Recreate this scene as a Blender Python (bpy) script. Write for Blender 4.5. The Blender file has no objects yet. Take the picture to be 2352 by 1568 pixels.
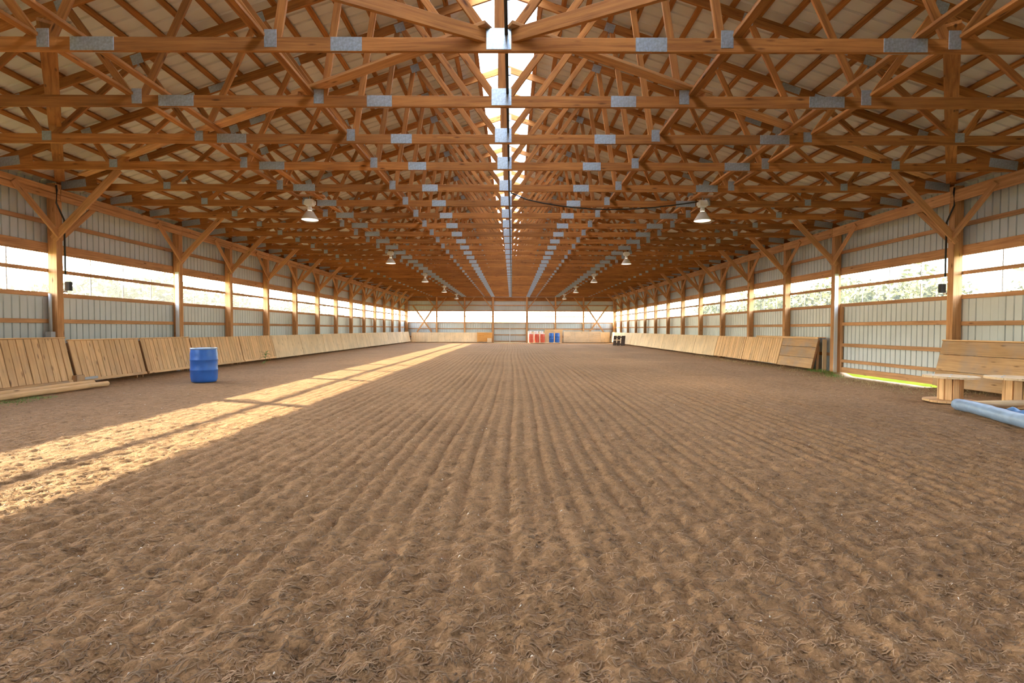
import bpy, math, random
import numpy as np
from mathutils import Vector, Matrix

random.seed(7)
S = bpy.context.scene
COL = S.collection
D = bpy.data

# ------------------------------------------------------------------ camera
CAMX, CAMZ = 0.14, 1.22
cam_d = D.cameras.new('camera'); cam = D.objects.new('camera', cam_d); COL.objects.link(cam)
cam_d.sensor_width = 36.0
cam_d.lens = 1135.0 / 2352.0 * 36.0
cam_d.clip_start = 0.05; cam_d.clip_end = 800
cam.matrix_world = (Matrix.Translation((CAMX, 0, CAMZ)) @ Matrix.Rotation(math.radians(90 - 1.46), 4, 'X')
                    @ Matrix.Rotation(math.radians(0.15), 4, 'Z'))
S.camera = cam

# ------------------------------------------------------------------ view, world, sun
S.view_settings.view_transform = 'Standard'
S.view_settings.look = 'None'
S.view_settings.exposure = 0.24
S.view_settings.gamma = 1.0
S.view_settings.use_curve_mapping = False
S.cycles.max_bounces = 10
S.cycles.diffuse_bounces = 6
S.cycles.transparent_max_bounces = 24
S.cycles.sample_clamp_indirect = 6.0
S.cycles.use_denoising = True

SUN_SLOPE = 0.447           # height gained per metre towards the left wall
sun_to = Vector((-1.0, 0.38, SUN_SLOPE)).normalized()
W = D.worlds.new('world'); S.world = W; W.use_nodes = True
nt = W.node_tree; nt.nodes.clear()
w_out = nt.nodes.new('ShaderNodeOutputWorld'); w_bg = nt.nodes.new('ShaderNodeBackground')
w_sky = nt.nodes.new('ShaderNodeTexSky'); w_sky.sky_type = 'NISHITA'; w_sky.sun_disc = False
w_sky.sun_elevation = math.asin(sun_to.z); w_sky.sun_rotation = math.atan2(sun_to.x, sun_to.y)
w_sky.air_density = 1.0; w_sky.dust_density = 1.0; w_sky.ozone_density = 1.0
w_mix = nt.nodes.new('ShaderNodeMix'); w_mix.data_type = 'RGBA'; w_mix.inputs[0].default_value = 0.8
w_mix.inputs[7].default_value = (0.375, 0.335, 0.285, 1)      # thin bright cloud over the clear sky
nt.links.new(w_sky.outputs[0], w_mix.inputs[6])
nt.links.new(w_mix.outputs[2], w_bg.inputs[0]); w_bg.inputs[1].default_value = 21.0
nt.links.new(w_bg.outputs[0], w_out.inputs[0])

sun_d = D.lights.new('sun', 'SUN'); sun = D.objects.new('sun', sun_d); COL.objects.link(sun)
sun_d.energy = 32.0; sun_d.angle = math.radians(0.53); sun_d.color = (1.0, 0.84, 0.56)
sun.rotation_euler = sun_to.to_track_quat('Z', 'Y').to_euler(); sun.location = (-30, 20, 25)

LAMP_WATTS = 10.0

def portal(name, loc, rot, sx, sy):
    l = D.lights.new(name, 'AREA'); l.shape = 'RECTANGLE'; l.size = sx; l.size_y = sy
    l.cycles.is_portal = True
    o = D.objects.new(name, l); COL.objects.link(o); o.location = loc; o.rotation_euler = rot
R90 = math.pi / 2
portal('portal_left_windows', (-9.32, 19.2, 2.33), (0, -R90, 0), 0.95, 48.5)
portal('portal_right_windows', (9.32, 19.2, 2.33), (0, R90, 0), 0.95, 48.5)
portal('portal_far_windows', (0, 43.5, 2.28), (-R90, 0, 0), 18.2, 1.05)
portal('portal_ridge', (0, 19.2, 7.35), (0, 0, 0), 1.25, 49)

# ------------------------------------------------------------------ materials
def new_mat(name):
    m = D.materials.new(name); m.use_nodes = True
    n = m.node_tree; b = n.nodes['Principled BSDF']
    return m, n, b

def wood(name, light, dark, rough=0.75, vary=0.35, grain=1.0, grey=0.0):
    """Sawn softwood: grain runs along the local X axis of every board."""
    m, n, b = new_mat(name); N = n.nodes.new; L = n.links.new
    tc = N('ShaderNodeTexCoord'); oi = N('ShaderNodeObjectInfo')
    off = N('ShaderNodeVectorMath'); off.operation = 'MULTIPLY_ADD'
    comb = N('ShaderNodeCombineXYZ')
    mul = N('ShaderNodeMath'); mul.operation = 'MULTIPLY'; mul.inputs[1].default_value = 37.0
    L(oi.outputs['Random'], mul.inputs[0])
    for i in range(3): L(mul.outputs[0], comb.inputs[i])
    add = N('ShaderNodeVectorMath'); add.operation = 'ADD'
    L(tc.outputs['Object'], add.inputs[0]); L(comb.outputs[0], add.inputs[1])
    mp = N('ShaderNodeMapping'); mp.inputs['Scale'].default_value = (1.2 * grain, 26 * grain, 26 * grain)
    L(add.outputs[0], mp.inputs[0])
    n1 = N('ShaderNodeTexNoise'); n1.inputs['Scale'].default_value = 1.0; n1.inputs['Detail'].default_value = 5; n1.inputs['Roughness'].default_value = 0.65
    n1.inputs['Distortion'].default_value = 0.6
    L(mp.outputs[0], n1.inputs['Vector'])
    mp2 = N('ShaderNodeMapping'); mp2.inputs['Scale'].default_value = (2.2, 9, 9); L(add.outputs[0], mp2.inputs[0])
    vo = N('ShaderNodeTexVoronoi'); vo.inputs['Scale'].default_value = 1.0; L(mp2.outputs[0], vo.inputs['Vector'])
    kn = N('ShaderNodeMapRange'); kn.inputs[1].default_value = 0.05; kn.inputs[2].default_value = 0.16
    L(vo.outputs['Distance'], kn.inputs[0])
    n2 = N('ShaderNodeTexNoise'); n2.inputs['Scale'].default_value = 1.6; n2.inputs['Detail'].default_value = 3; L(add.outputs[0], n2.inputs['Vector'])
    cr = N('ShaderNodeValToRGB'); e = cr.color_ramp.elements
    e[0].position = 0.30; e[0].color = (*dark, 1); e[1].position = 0.62; e[1].color = (*light, 1)
    L(n1.outputs['Fac'], cr.inputs[0])
    k = N('ShaderNodeMix'); k.data_type = 'RGBA'; k.blend_type = 'MIX'
    k.inputs[6].default_value = (dark[0] * .45, dark[1] * .4, dark[2] * .4, 1); L(cr.outputs[0], k.inputs[7]); L(kn.outputs[0], k.inputs[0])
    hs = N('ShaderNodeHueSaturation'); L(k.outputs[2], hs.inputs['Color'])
    vr = N('ShaderNodeMapRange'); vr.inputs[3].default_value = 1 - vary / 2; vr.inputs[4].default_value = 1 + vary / 2
    L(oi.outputs['Random'], vr.inputs[0])
    vm = N('ShaderNodeMath'); vm.operation = 'MULTIPLY'; L(vr.outputs[0], vm.inputs[0])
    vr2 = N('ShaderNodeMapRange'); vr2.inputs[1].default_value = .3; vr2.inputs[2].default_value = .7; vr2.inputs[3].default_value = .88; vr2.inputs[4].default_value = 1.1
    L(n2.outputs['Fac'], vr2.inputs[0]); L(vr2.outputs[0], vm.inputs[1]); L(vm.outputs[0], hs.inputs['Value'])
    last = hs.outputs[0]
    if grey > 0:                                   # weathered grey patches
        g = N('ShaderNodeMix'); g.data_type = 'RGBA'; g.inputs[7].default_value = (.30, .25, .21, 1)
        n3 = N('ShaderNodeTexNoise'); n3.inputs['Scale'].default_value = 2.3; n3.inputs['Detail'].default_value = 6; L(add.outputs[0], n3.inputs['Vector'])
        gr = N('ShaderNodeMapRange'); gr.inputs[1].default_value = .48; gr.inputs[2].default_value = .72; gr.inputs[4].default_value = grey
        L(n3.outputs['Fac'], gr.inputs[0]); L(gr.outputs[0], g.inputs[0]); L(last, g.inputs[6]); last = g.outputs[2]
    L(last, b.inputs['Base Color']); b.inputs['Roughness'].default_value = rough
    b.inputs['Specular IOR Level'].default_value = 0.3
    bp = N('ShaderNodeBump'); bp.inputs['Strength'].default_value = 0.25; bp.inputs['Distance'].default_value = 0.004
    L(n1.outputs['Fac'], bp.inputs['Height']); L(bp.outputs[0], b.inputs['Normal'])
    return m

def plain(name, col, rough=0.6, metal=0.0, noise=0.0, nscale=3.0, spec=0.4, bump=0.0):
    m, n, b = new_mat(name); N = n.nodes.new; L = n.links.new
    b.inputs['Roughness'].default_value = rough; b.inputs['Metallic'].default_value = metal
    b.inputs['Specular IOR Level'].default_value = spec
    tc = N('ShaderNodeTexCoord'); nz = N('ShaderNodeTexNoise'); nz.inputs['Scale'].default_value = nscale; nz.inputs['Detail'].default_value = 5
    L(tc.outputs['Object'], nz.inputs['Vector'])
    cr = N('ShaderNodeValToRGB'); e = cr.color_ramp.elements
    e[0].position = .3; e[1].position = .7
    e[0].color = (*[c * (1 - noise) for c in col], 1); e[1].color = (*[min(1, c * (1 + noise)) for c in col], 1)
    L(nz.outputs['Fac'], cr.inputs[0]); L(cr.outputs[0], b.inputs['Base Color'])
    if bump:
        bp = N('ShaderNodeBump'); bp.inputs['Strength'].default_value = bump; bp.inputs['Distance'].default_value = .01
        L(nz.outputs['Fac'], bp.inputs['Height']); L(bp.outputs[0], b.inputs['Normal'])
    return m

M = {}
M['truss'] = wood('truss_lumber', (.42, .172, .043), (.21, .072, .014), vary=.4)
M['post'] = wood('post_lumber', (.60, .32, .135), (.36, .165, .06), vary=.2)
M['girt'] = wood('girt_lumber', (.55, .30, .14), (.34, .17, .07), vary=.3)
M['kick'] = wood('kick_plank', (.80, .515, .255), (.62, .37, .165), vary=.2, grey=.25)
M['ply'] = wood('kick_plywood', (.82, .62, .37), (.68, .48, .26), vary=.15, grain=.5, grey=.18)
M['weathered'] = wood('weathered_board', (.52, .325, .155), (.35, .20, .09), vary=.25, grey=.75)
M['pale'] = wood('pale_new_wood', (.78, .60, .38), (.66, .46, .25), vary=.1)
M['orange_wood'] = wood('orange_panel', (.72, .36, .10), (.58, .26, .06), vary=.1)
M['darkwood'] = wood('dark_wet_wood', (.075, .05, .035), (.035, .022, .016), vary=.2)
M['sheet'] = plain('white_steel_sheet', (.59, .645, .65), .45, 0, .06, 1.3)
M['roof'] = plain('roof_steel_underside', (.63, .61, .58), .55, 0, .07, .8)
M['galv'] = plain('galvanised_plate', (.46, .56, .66), .38, .7, .22, 40, bump=.15)
M['whitemetal'] = plain('white_flashing', (.72, .73, .74), .35, .2, .05, 2)
M['black'] = plain('black_rubber', (.02, .02, .02), .5)
M['grey_pvc'] = plain('grey_pvc', (.42, .43, .43), .45)
M['blue'] = plain('blue_drum_plastic', (.025, .12, .42), .38, 0, .14, 6, .5)
M['blue_light'] = plain('scuffed_blue_plastic', (.30, .45, .66), .45, 0, .2, 9)
M['red'] = plain('red_drum_plastic', (.70, .12, .06), .45, 0, .1, 5)
M['white_plastic'] = plain('white_plastic', (.80, .80, .78), .45)
M['tarp'] = plain('blue_tarp', (.16, .34, .62), .4, 0, .3, 14, .5, .6)
M['bluegrey'] = plain('blue_grey_vinyl', (.22, .31, .44), .38, 0, .2, 7, .5, .3)
M['rim'] = plain('drum_lid_rim', (.26, .34, .46), .5, .0, .15, 9)
M['reflector'] = plain('lamp_aluminium', (.72, .66, .55), .35, .25, .05, 4)
M['bark'] = plain('bark', (.16, .11, .07), .9, 0, .4, 8)
M['leaf_left'] = plain('leaf_yellow_green', (.095, .098, .024), .6, 0, .35, 1.5)
M['leaf_right'] = plain('leaf_olive_green', (.13, .12, .035), .6, 0, .35, 1.5)
M['weed'] = plain('weed_green', (.16, .26, .05), .6, 0, .3, 20)
M['straw'] = plain('dry_straw', (.42, .33, .16), .8, 0, .3, 20)
M['fibre'] = plain('pale_wood_fibre', (.36, .238, .143), .85, 0, .45, 5)
M['fibre_dark'] = plain('brown_wood_fibre', (.24, .15, .086), .85, 0, .4, 5)
M['chip'] = plain('white_chip', (.75, .70, .62), .7, 0, .1, 5)

def clear_sheet(name, clear, tint, haze):
    m = D.materials.new(name); m.use_nodes = True; n = m.node_tree; n.nodes.clear(); N = n.nodes.new; L = n.links.new
    o = N('ShaderNodeOutputMaterial'); mx = N('ShaderNodeMixShader'); mx.inputs[0].default_value = clear
    t = N('ShaderNodeBsdfTransparent'); t.inputs[0].default_value = (*tint, 1)
    tr = N('ShaderNodeBsdfTranslucent'); tr.inputs[0].default_value = (*haze, 1)
    gl = N('ShaderNodeBsdfGlossy'); gl.inputs['Roughness'].default_value = .15; gl.inputs[0].default_value = (.9, .9, .9, 1)
    m2 = N('ShaderNodeMixShader'); m2.inputs[0].default_value = .25
    L(tr.outputs[0], m2.inputs[1]); L(gl.outputs[0], m2.inputs[2])
    L(m2.outputs[0], mx.inputs[1]); L(t.outputs[0], mx.inputs[2]); L(mx.outputs[0], o.inputs[0])
    return m
M['pane'] = clear_sheet('clear_window_sheet', .955, (.77, .78, .77), (.8, .8, .78))
M['skylight'] = clear_sheet('milky_ridge_sheet', .0, (.95, .97, 1), (.9, .93, .97))

def emission(name, col, s):
    m = D.materials.new(name); m.use_nodes = True; n = m.node_tree; n.nodes.clear()
    o = n.nodes.new('ShaderNodeOutputMaterial'); e = n.nodes.new('ShaderNodeEmission'); e.inputs[0].default_value = (*col, 1); e.inputs[1].default_value = s
    n.links.new(e.outputs[0], o.inputs[0]); return m
M['bulb'] = emission('lamp_bulb_light', (1, .92, .78), 14)
M['lens'] = emission('lamp_lens_glow', (1, .90, .72), 1.7)

def footing_mat():
    m, n, b = new_mat('arena_footing'); N = n.nodes.new; L = n.links.new
    tc = N('ShaderNodeTexCoord')
    def noise(scale, det, rough=.6, dist=0):
        z = N('ShaderNodeTexNoise'); z.inputs['Scale'].default_value = scale; z.inputs['Detail'].default_value = det
        z.inputs['Roughness'].default_value = rough; z.inputs['Distortion'].default_value = dist
        L(tc.outputs['Object'], z.inputs['Vector']); return z
    big = noise(.5, 4); mid = noise(9, 6, .7, .8); fine = noise(55, 5, .7, 1.2)
    ramp = N('ShaderNodeValToRGB'); e = ramp.color_ramp.elements
    e[0].position = .34; e[0].color = (.118, .074, .036, 1); e[1].position = .69; e[1].color = (.43, .262, .138, 1)
    el = e.new(.5); el.color = (.29, .170, .086, 1)
    mixf = N('ShaderNodeMath'); mixf.operation = 'MULTIPLY_ADD'; mixf.inputs[1].default_value = .55
    hb = N('ShaderNodeMath'); hb.operation = 'MULTIPLY'; hb.inputs[1].default_value = .45
    L(mid.outputs['Fac'], hb.inputs[0]); L(fine.outputs['Fac'], mixf.inputs[0]); L(hb.outputs[0], mixf.inputs[2])
    L(mixf.outputs[0], ramp.inputs[0])
    hs = N('ShaderNodeHueSaturation'); L(ramp.outputs[0], hs.inputs['Color'])
    mr = N('ShaderNodeMapRange'); mr.inputs[1].default_value = .3; mr.inputs[2].default_value = .7; mr.inputs[3].default_value = .88; mr.inputs[4].default_value = 1.12
    L(big.outputs['Fac'], mr.inputs[0]); L(mr.outputs[0], hs.inputs['Value'])
    L(hs.outputs[0], b.inputs['Base Color']); b.inputs['Roughness'].default_value = .95; b.inputs['Specular IOR Level'].default_value = .1
    bp = N('ShaderNodeBump'); bp.inputs['Strength'].default_value = .8; bp.inputs['Distance'].default_value = .02
    L(mixf.outputs[0], bp.inputs['Height']); L(bp.outputs[0], b.inputs['Normal'])
    return m
M['footing'] = footing_mat()
M['grass'] = plain('sunlit_grass', (.10, .112, .010), .9, 0, .35, 3, spec=0.0)

# ------------------------------------------------------------------ builders
def mesh_from(name, verts, faces, mat, smooth=False):
    me = D.meshes.new(name); me.from_pydata(verts, [], faces); me.materials.append(mat)
    if smooth: me.polygons.foreach_set('use_smooth', [True] * len(me.polygons))
    me.update(); return me

def link(name, data, parent=None, mw=None):
    o = D.objects.new(name, data); COL.objects.link(o)
    if parent is not None: o.parent = parent
    if mw is not None:
        if parent is not None:
            bpm = parent_world(parent); o.matrix_basis = bpm.inverted() @ mw
        else: o.matrix_basis = mw
    return o

def parent_world(p):
    m = p.matrix_basis.copy(); q = p.parent
    while q: m = q.matrix_basis @ m; q = q.parent
    return m

def tag(o, label=None, cat=None, group=None, kind=None):
    if label: o['label'] = label
    if cat: o['category'] = cat
    if group: o['group'] = group
    if kind: o['kind'] = kind
    return o

def thing(name, loc, label, cat, group=None, rz=0.0):
    o = D.objects.new(name, None); COL.objects.link(o); o.empty_display_size = .2
    o.matrix_basis = Matrix.Translation(loc) @ Matrix.Rotation(rz, 4, 'Z')
    return tag(o, label, cat, group)

def structure(name, label, loc=(0, 0, 0)):
    o = D.objects.new(name, None); COL.objects.link(o); o.matrix_basis = Matrix.Translation(loc)
    return tag(o, label, None, None, 'structure')

_box = {}
def box_mesh(L, w, h, mat, ch=.004):
    key = (round(L, 3), round(w, 3), round(h, 3), mat.name)
    if key in _box: return _box[key]
    c = min(ch, .2 * min(L, w, h)); v = []; f = []
    hx, hy, hz = L / 2, w / 2, h / 2
    def idx(sx, sy, sz, a): return ((sx > 0) * 4 + (sy > 0) * 2 + (sz > 0)) * 3 + a
    for sx in (-1, 1):
        for sy in (-1, 1):
            for sz in (-1, 1):
                v += [(sx * hx, sy * (hy - c), sz * (hz - c)), (sx * (hx - c), sy * hy, sz * (hz - c)), (sx * (hx - c), sy * (hy - c), sz * hz)]
    q = [(-1, -1), (1, -1), (1, 1), (-1, 1)]
    for s in (-1, 1):
        fx = [idx(s, a, b_, 0) for a, b_ in q]; fy = [idx(a, s, b_, 1) for a, b_ in q]; fz = [idx(a, b_, s, 2) for a, b_ in q]
        f += [fx if s > 0 else fx[::-1], fy[::-1] if s > 0 else fy, fz if s > 0 else fz[::-1]]
    for a in (-1, 1):
        for b_ in (-1, 1):
            f.append([idx(-1, a, b_, 1), idx(1, a, b_, 1), idx(1, a, b_, 2), idx(-1, a, b_, 2)])
            f.append([idx(a, -1, b_, 0), idx(a, 1, b_, 0), idx(a, 1, b_, 2), idx(a, -1, b_, 2)])
            f.append([idx(a, b_, -1, 0), idx(a, b_, 1, 0), idx(a, b_, 1, 1), idx(a, b_, -1, 1)])
            for c_ in (-1, 1): f.append([idx(a, b_, c_, 0), idx(a, b_, c_, 1), idx(a, b_, c_, 2)])
    me = mesh_from('board', v, f, mat)
    import bmesh
    bm = bmesh.new(); bm.from_mesh(me); bmesh.ops.recalc_face_normals(bm, faces=bm.faces); bm.to_mesh(me); bm.free()
    _box[key] = me; return me

def board(name, parent, p0, p1, w, h, mat, side=(0, 0, 1)):
    """A sawn board from p0 to p1; h is measured along `side` (made square to the run), w across it."""
    p0 = Vector(p0); p1 = Vector(p1); x = (p1 - p0); L = x.length; x.normalize()
    z = Vector(side); z = z - x * z.dot(x)
    if z.length < 1e-4: z = Vector((1, 0, 0)) - x * x.x
    z.normalize(); y = z.cross(x)
    mw = Matrix(((x.x, y.x, z.x, 0), (x.y, y.y, z.y, 0), (x.z, y.z, z.z, 0), (0, 0, 0, 1)))
    mw.translation = (p0 + p1) / 2
    return link(name, box_mesh(L, w, h, mat), parent, mw)

def block(name, parent, lo, hi, mat):
    """Axis-aligned board between two corners, grain along its longest side."""
    d = [hi[i] - lo[i] for i in range(3)]; c = [(hi[i] + lo[i]) / 2 for i in range(3)]
    a = d.index(max(d)); p0 = list(c); p1 = list(c); p0[a] = lo[a]; p1[a] = hi[a]
    if a == 2: return board(name, parent, p0, p1, d[0], d[1], mat, (0, 1, 0))
    if a == 0: return board(name, parent, p0, p1, d[1], d[2], mat, (0, 0, 1))
    return board(name, parent, p0, p1, d[0], d[2], mat, (0, 0, 1))

def lathe(prof, n=28):
    v = []; f = []
    for r, z in prof:
        for i in range(n):
            a = 2 * math.pi * i / n; v.append((r * math.cos(a), r * math.sin(a), z))
    for j in range(len(prof) - 1):
        for i in range(n):
            k = (i + 1) % n; f.append((j * n + i, j * n + k, (j + 1) * n + k, (j + 1) * n + i))
    f.append(tuple(range(n))[::-1]); f.append(tuple(range((len(prof) - 1) * n, len(prof) * n)))
    return v, f

def tube(pts, r, n=8, taper=None):
    v = []; f = []; pts = [Vector(p) for p in pts]; m = len(pts)
    for j, p in enumerate(pts):
        t = (pts[min(j + 1, m - 1)] - pts[max(j - 1, 0)]).normalized()
        u = t.cross(Vector((0, 0, 1)));
        if u.length < 1e-3: u = Vector((1, 0, 0))
        u.normalize(); w = t.cross(u); rr = r if taper is None else r * taper[j]
        for i in range(n):
            a = 2 * math.pi * i / n; q = p + (u * math.cos(a) + w * math.sin(a)) * rr; v.append(tuple(q))
    for j in range(m - 1):
        for i in range(n):
            k = (i + 1) % n; f.append((j * n + i, j * n + k, (j + 1) * n + k, (j + 1) * n + i))
    f.append(tuple(range(n))[::-1]); f.append(tuple(range((m - 1) * n, m * n)))
    return v, f

ORD = ('first second third fourth fifth sixth seventh eighth ninth tenth eleventh twelfth thirteenth fourteenth fifteenth sixteenth '
       'seventeenth eighteenth nineteenth twentieth twenty-first twenty-second twenty-third twenty-fourth twenty-fifth twenty-sixth '
       'twenty-seventh twenty-eighth twenty-ninth thirtieth thirty-first thirty-second thirty-third thirty-fourth').split()

# ------------------------------------------------------------------ floor (harrowed footing)
def hash2(i, j, s):
    h = (i * 374761393 + j * 668265263 + s * 974634777) & 0xFFFFFFFF
    h = ((h ^ (h >> 13)) * 1274126177) & 0xFFFFFFFF
    return ((h ^ (h >> 16)) & 0xFFFF) / 65535.0
def vnoise(x, y, s):
    xi = np.floor(x).astype(np.int64); yi = np.floor(y).astype(np.int64); fx = x - xi; fy = y - yi
    fx = fx * fx * (3 - 2 * fx); fy = fy * fy * (3 - 2 * fy)
    a = hash2(xi, yi, s); b = hash2(xi + 1, yi, s); c = hash2(xi, yi + 1, s); d = hash2(xi + 1, yi + 1, s)
    return (a * (1 - fx) + b * fx) * (1 - fy) + (c * (1 - fx) + d * fx) * fy - .5
def sstep(a, b, x):
    t = np.clip((x - a) / (b - a), 0, 1); return t * t * (3 - 2 * t)
def floor_h(x, y):
    x = np.asarray(x, float); y = np.asarray(y, float)
    wob = .05 * np.sin(y * .35) + .05 * vnoise(x * .4 + 9, y * .25, 5) + .025 * vnoise(x * 2, y * 1.1, 6)
    gx = (x + wob) / .158
    tri = np.abs(gx - np.round(gx)) * 2                      # 0 in the furrow, 1 on the ridge
    idx = np.round(gx).astype(np.int64)
    depth = .45 + .9 * hash2(idx, idx * 0 + 3, 11)
    gmask = (1 - .75 * sstep(2.2, 4.2, -x)) * (1 - sstep(7.0, 8.4, np.abs(x))) * (.55 + .9 * (vnoise(x * .9, y * .5, 21) + .5))
    h = .024 * depth * (np.sqrt(tri + .01) - .75) * gmask * (1 - .4 * sstep(10, 26, y))
    def fade(y0): return 1 / (1 + (np.maximum(y, 0) / y0) ** 3)
    ca, sa = .94, .34
    u = x * ca + y * sa; v = -x * sa + y * ca
    h += .016 * vnoise(x * 4.1, y * 4.3, 1) * fade(16)
    h += .019 * vnoise(u * 11, v * 17, 2) * fade(9)
    h += .030 * vnoise(u * 22, v * 34, 3) * fade(6)
    h -= .055 * np.maximum(0, vnoise(u * 15 + 3, v * 24, 31) - .20) * fade(8)
    h -= .045 * np.maximum(0, vnoise(u * 31 + 7, v * 44, 32) - .22) * fade(5)
    h += .012 * vnoise(x * 40, y * 48, 4) * fade(4.5)
    h += .03 * vnoise(x * .5, y * .35, 8)
    door = sstep(9.9, 10.4, y) * (1 - sstep(13.2, 13.6, y)) * (x > 0)
    h += .05 * sstep(8.0, 8.7, np.abs(x)) * (1 - 1.7 * door) + .04 * sstep(42, 42.7, y)
    return h

def grid_mesh(name, xs, ys, mat):
    X, Y = np.meshgrid(xs, ys); Z = floor_h(X, Y); ny, nx = X.shape
    co = np.stack([X, Y, Z], -1).reshape(-1, 3).astype(np.float32)
    i = np.arange(nx - 1)[None, :] + (np.arange(ny - 1) * nx)[:, None]
    q = np.stack([i, i + 1, i + 1 + nx, i + nx], -1).reshape(-1, 4).astype(np.int32)
    me = D.meshes.new(name); me.vertices.add(len(co)); me.vertices.foreach_set('co', co.ravel())
    me.loops.add(q.size); me.loops.foreach_set('vertex_index', q.ravel())
    me.polygons.add(len(q)); me.polygons.foreach_set('loop_start', np.arange(0, q.size, 4, dtype=np.int32))
    me.polygons.foreach_set('use_smooth', np.ones(len(q), bool))
    me.materials.append(mat); me.update(calc_edges=True); return me
ys = [-5.2, -4, -3, -2, -1, -.3, .3, .8, 1.1]
while ys[-1] < 43.4: ys.append(ys[-1] + max(.012, .0068 * ys[-1]))
floor = link('floor', grid_mesh('floor', np.arange(-9.3, 9.301, .0158), np.array(ys), M['footing']))
tag(floor, 'harrowed brown sand and wood fibre arena floor', None, None, 'structure')

# shreds of wood fibre mixed into the footing
def shreds(name, n, y0, y1, mat, lmin, lmax, wid, seed, curl=2.2, xmax=9.0):
    r = np.random.default_rng(seed); nx = 5
    t = r.random(n); y = y0 * (y1 / y0) ** t
    half = np.minimum(xmax, y * 1.09 + .3); x = (r.random(n) * 2 - 1) * half + CAMX * 0
    L = lmin + (lmax - lmin) * r.random(n) ** 2; a = r.normal(.35, .8, n); k = r.normal(0, curl, n)
    s = np.linspace(-.5, .5, nx)
    ang = a[:, None] + k[:, None] * s[None, :]
    dx = np.cos(ang) * (L / (nx - 1))[:, None]; dy = np.sin(ang) * (L / (nx - 1))[:, None]
    px = x[:, None] + np.cumsum(dx, 1) - L[:, None] * .5 * np.cos(a)[:, None]; py = y[:, None] + np.cumsum(dy, 1) - L[:, None] * .5 * np.sin(a)[:, None]
    px = np.clip(px, -9.1, 9.1)
    arch = (.5 - 2 * s[None, :] ** 2) * (r.random(n) * .012 + .002)[:, None]
    pz = np.maximum(floor_h(px, py), floor_h(x, y)[:, None] - .006) + .002 + arch
    w = wid * (.6 + .8 * r.random(n)); tap = np.array([.35, .9, 1, .9, .3])
    nxv = -np.sin(ang); nyv = np.cos(ang); ww = w[:, None] * tap[None, :]
    P = np.stack([np.stack([px + nxv * ww, py + nyv * ww, pz - .35 * ww], -1), np.stack([px, py, pz + ww * .75], -1),
                  np.stack([px - nxv * ww, py - nyv * ww, pz - .35 * ww], -1)], 2)          # n, nx, 3, 3
    co = P.reshape(-1, 3).astype(np.float32)
    base = (np.arange(n) * nx * 3)[:, None, None]; j = (np.arange(nx - 1) * 3)[None, :, None]; c = np.arange(2)[None, None, :]
    b0 = base + j + c
    q = np.stack([b0, b0 + 1, b0 + 4, b0 + 3], -1).reshape(-1, 4).astype(np.int32)
    me = D.meshes.new(name); me.vertices.add(len(co)); me.vertices.foreach_set('co', co.ravel())
    me.loops.add(q.size); me.loops.foreach_set('vertex_index', q.ravel())
    me.polygons.add(len(q)); me.polygons.foreach_set('loop_start', np.arange(0, q.size, 4, dtype=np.int32))
    me.polygons.foreach_set('use_smooth', np.ones(len(q), bool))
    me.materials.append(mat); me.update(calc_edges=True)
    o = link(name, me, floor); o['kind'] = 'stuff'; return o
shreds('wood_shreds', 9000, 1.4, 13, M['fibre'], .015, .065, .0018, 3)
shreds('wood_shreds', 44000, 1.4, 18, M['fibre_dark'], .012, .065, .0026, 4)
shreds('bark_chips', 330, 1.4, 10, M['chip'], .007, .018, .0028, 5, .4)

# ------------------------------------------------------------------ world outside
gm = mesh_from('lawn', [(-160, -60, -.12), (160, -60, -.12), (160, 200, -.12), (-160, 200, -.12)], [(0, 1, 2, 3)], M['grass'])
tag(link('ground', gm), 'green grass field outside the building', None, None, 'structure')

# ------------------------------------------------------------------ building shell numbers
HALF = 8.98                                # inner face of the posts
ROOF_TOP = 7.17; SL = 1 / 3.0
CH_B, CH_T = 4.00, 4.14                    # bottom chord
def roof_z(x): return ROOF_TOP - abs(x) * SL
POST_FAR = [10.07, 13.73] + [13.73 + 2.44 * i for i in range(1, 12)]     # far face of each side post
TRUSS_Y = [5.03, 6.27, 7.50, 8.74] + [10.09 + 1.22 * k for k in range(28)]
Y_END = 43.2
Y_BACK = -5.0

# ------------------------------------------------------------------ ceiling
ceil = structure('ceiling', 'gabled metal roof on timber purlins with milky ridge skylights')
slope_len = 10.24
ang = math.atan(SL)
def ribbed(width, length, pitch, depth, rw, mat, name, sign=1):
    """Sheet in local x(width) y(length); ribs run along y and rise along z."""
    n = int(round(width / pitch)); prof = []
    for i in range(n):
        c = (i + .5) * pitch
        prof += [(c - rw, 0), (c - rw * .45, depth * sign), (c + rw * .45, depth * sign), (c + rw, 0)]
    prof = [(0, 0)] + prof + [(width, 0)]
    v = []; f = []
    for x, z in prof: v += [(x, 0, z), (x, length, z)]
    for i in range(len(prof) - 1): f.append((2 * i, 2 * i + 2, 2 * i + 3, 2 * i + 1))
    return mesh_from(name, v, f, mat)
SHEET_W = .914
roof_me = ribbed(SHEET_W, slope_len - .58 / math.cos(ang), SHEET_W / 4, .02, .028, M['roof'], 'roof_sheet')
sky_me = ribbed(SHEET_W, .62 / math.cos(ang), SHEET_W / 4, .02, .028, M['skylight'], 'skylight_panel')
ROOF_OFF = .045
y = Y_BACK - .3
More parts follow.
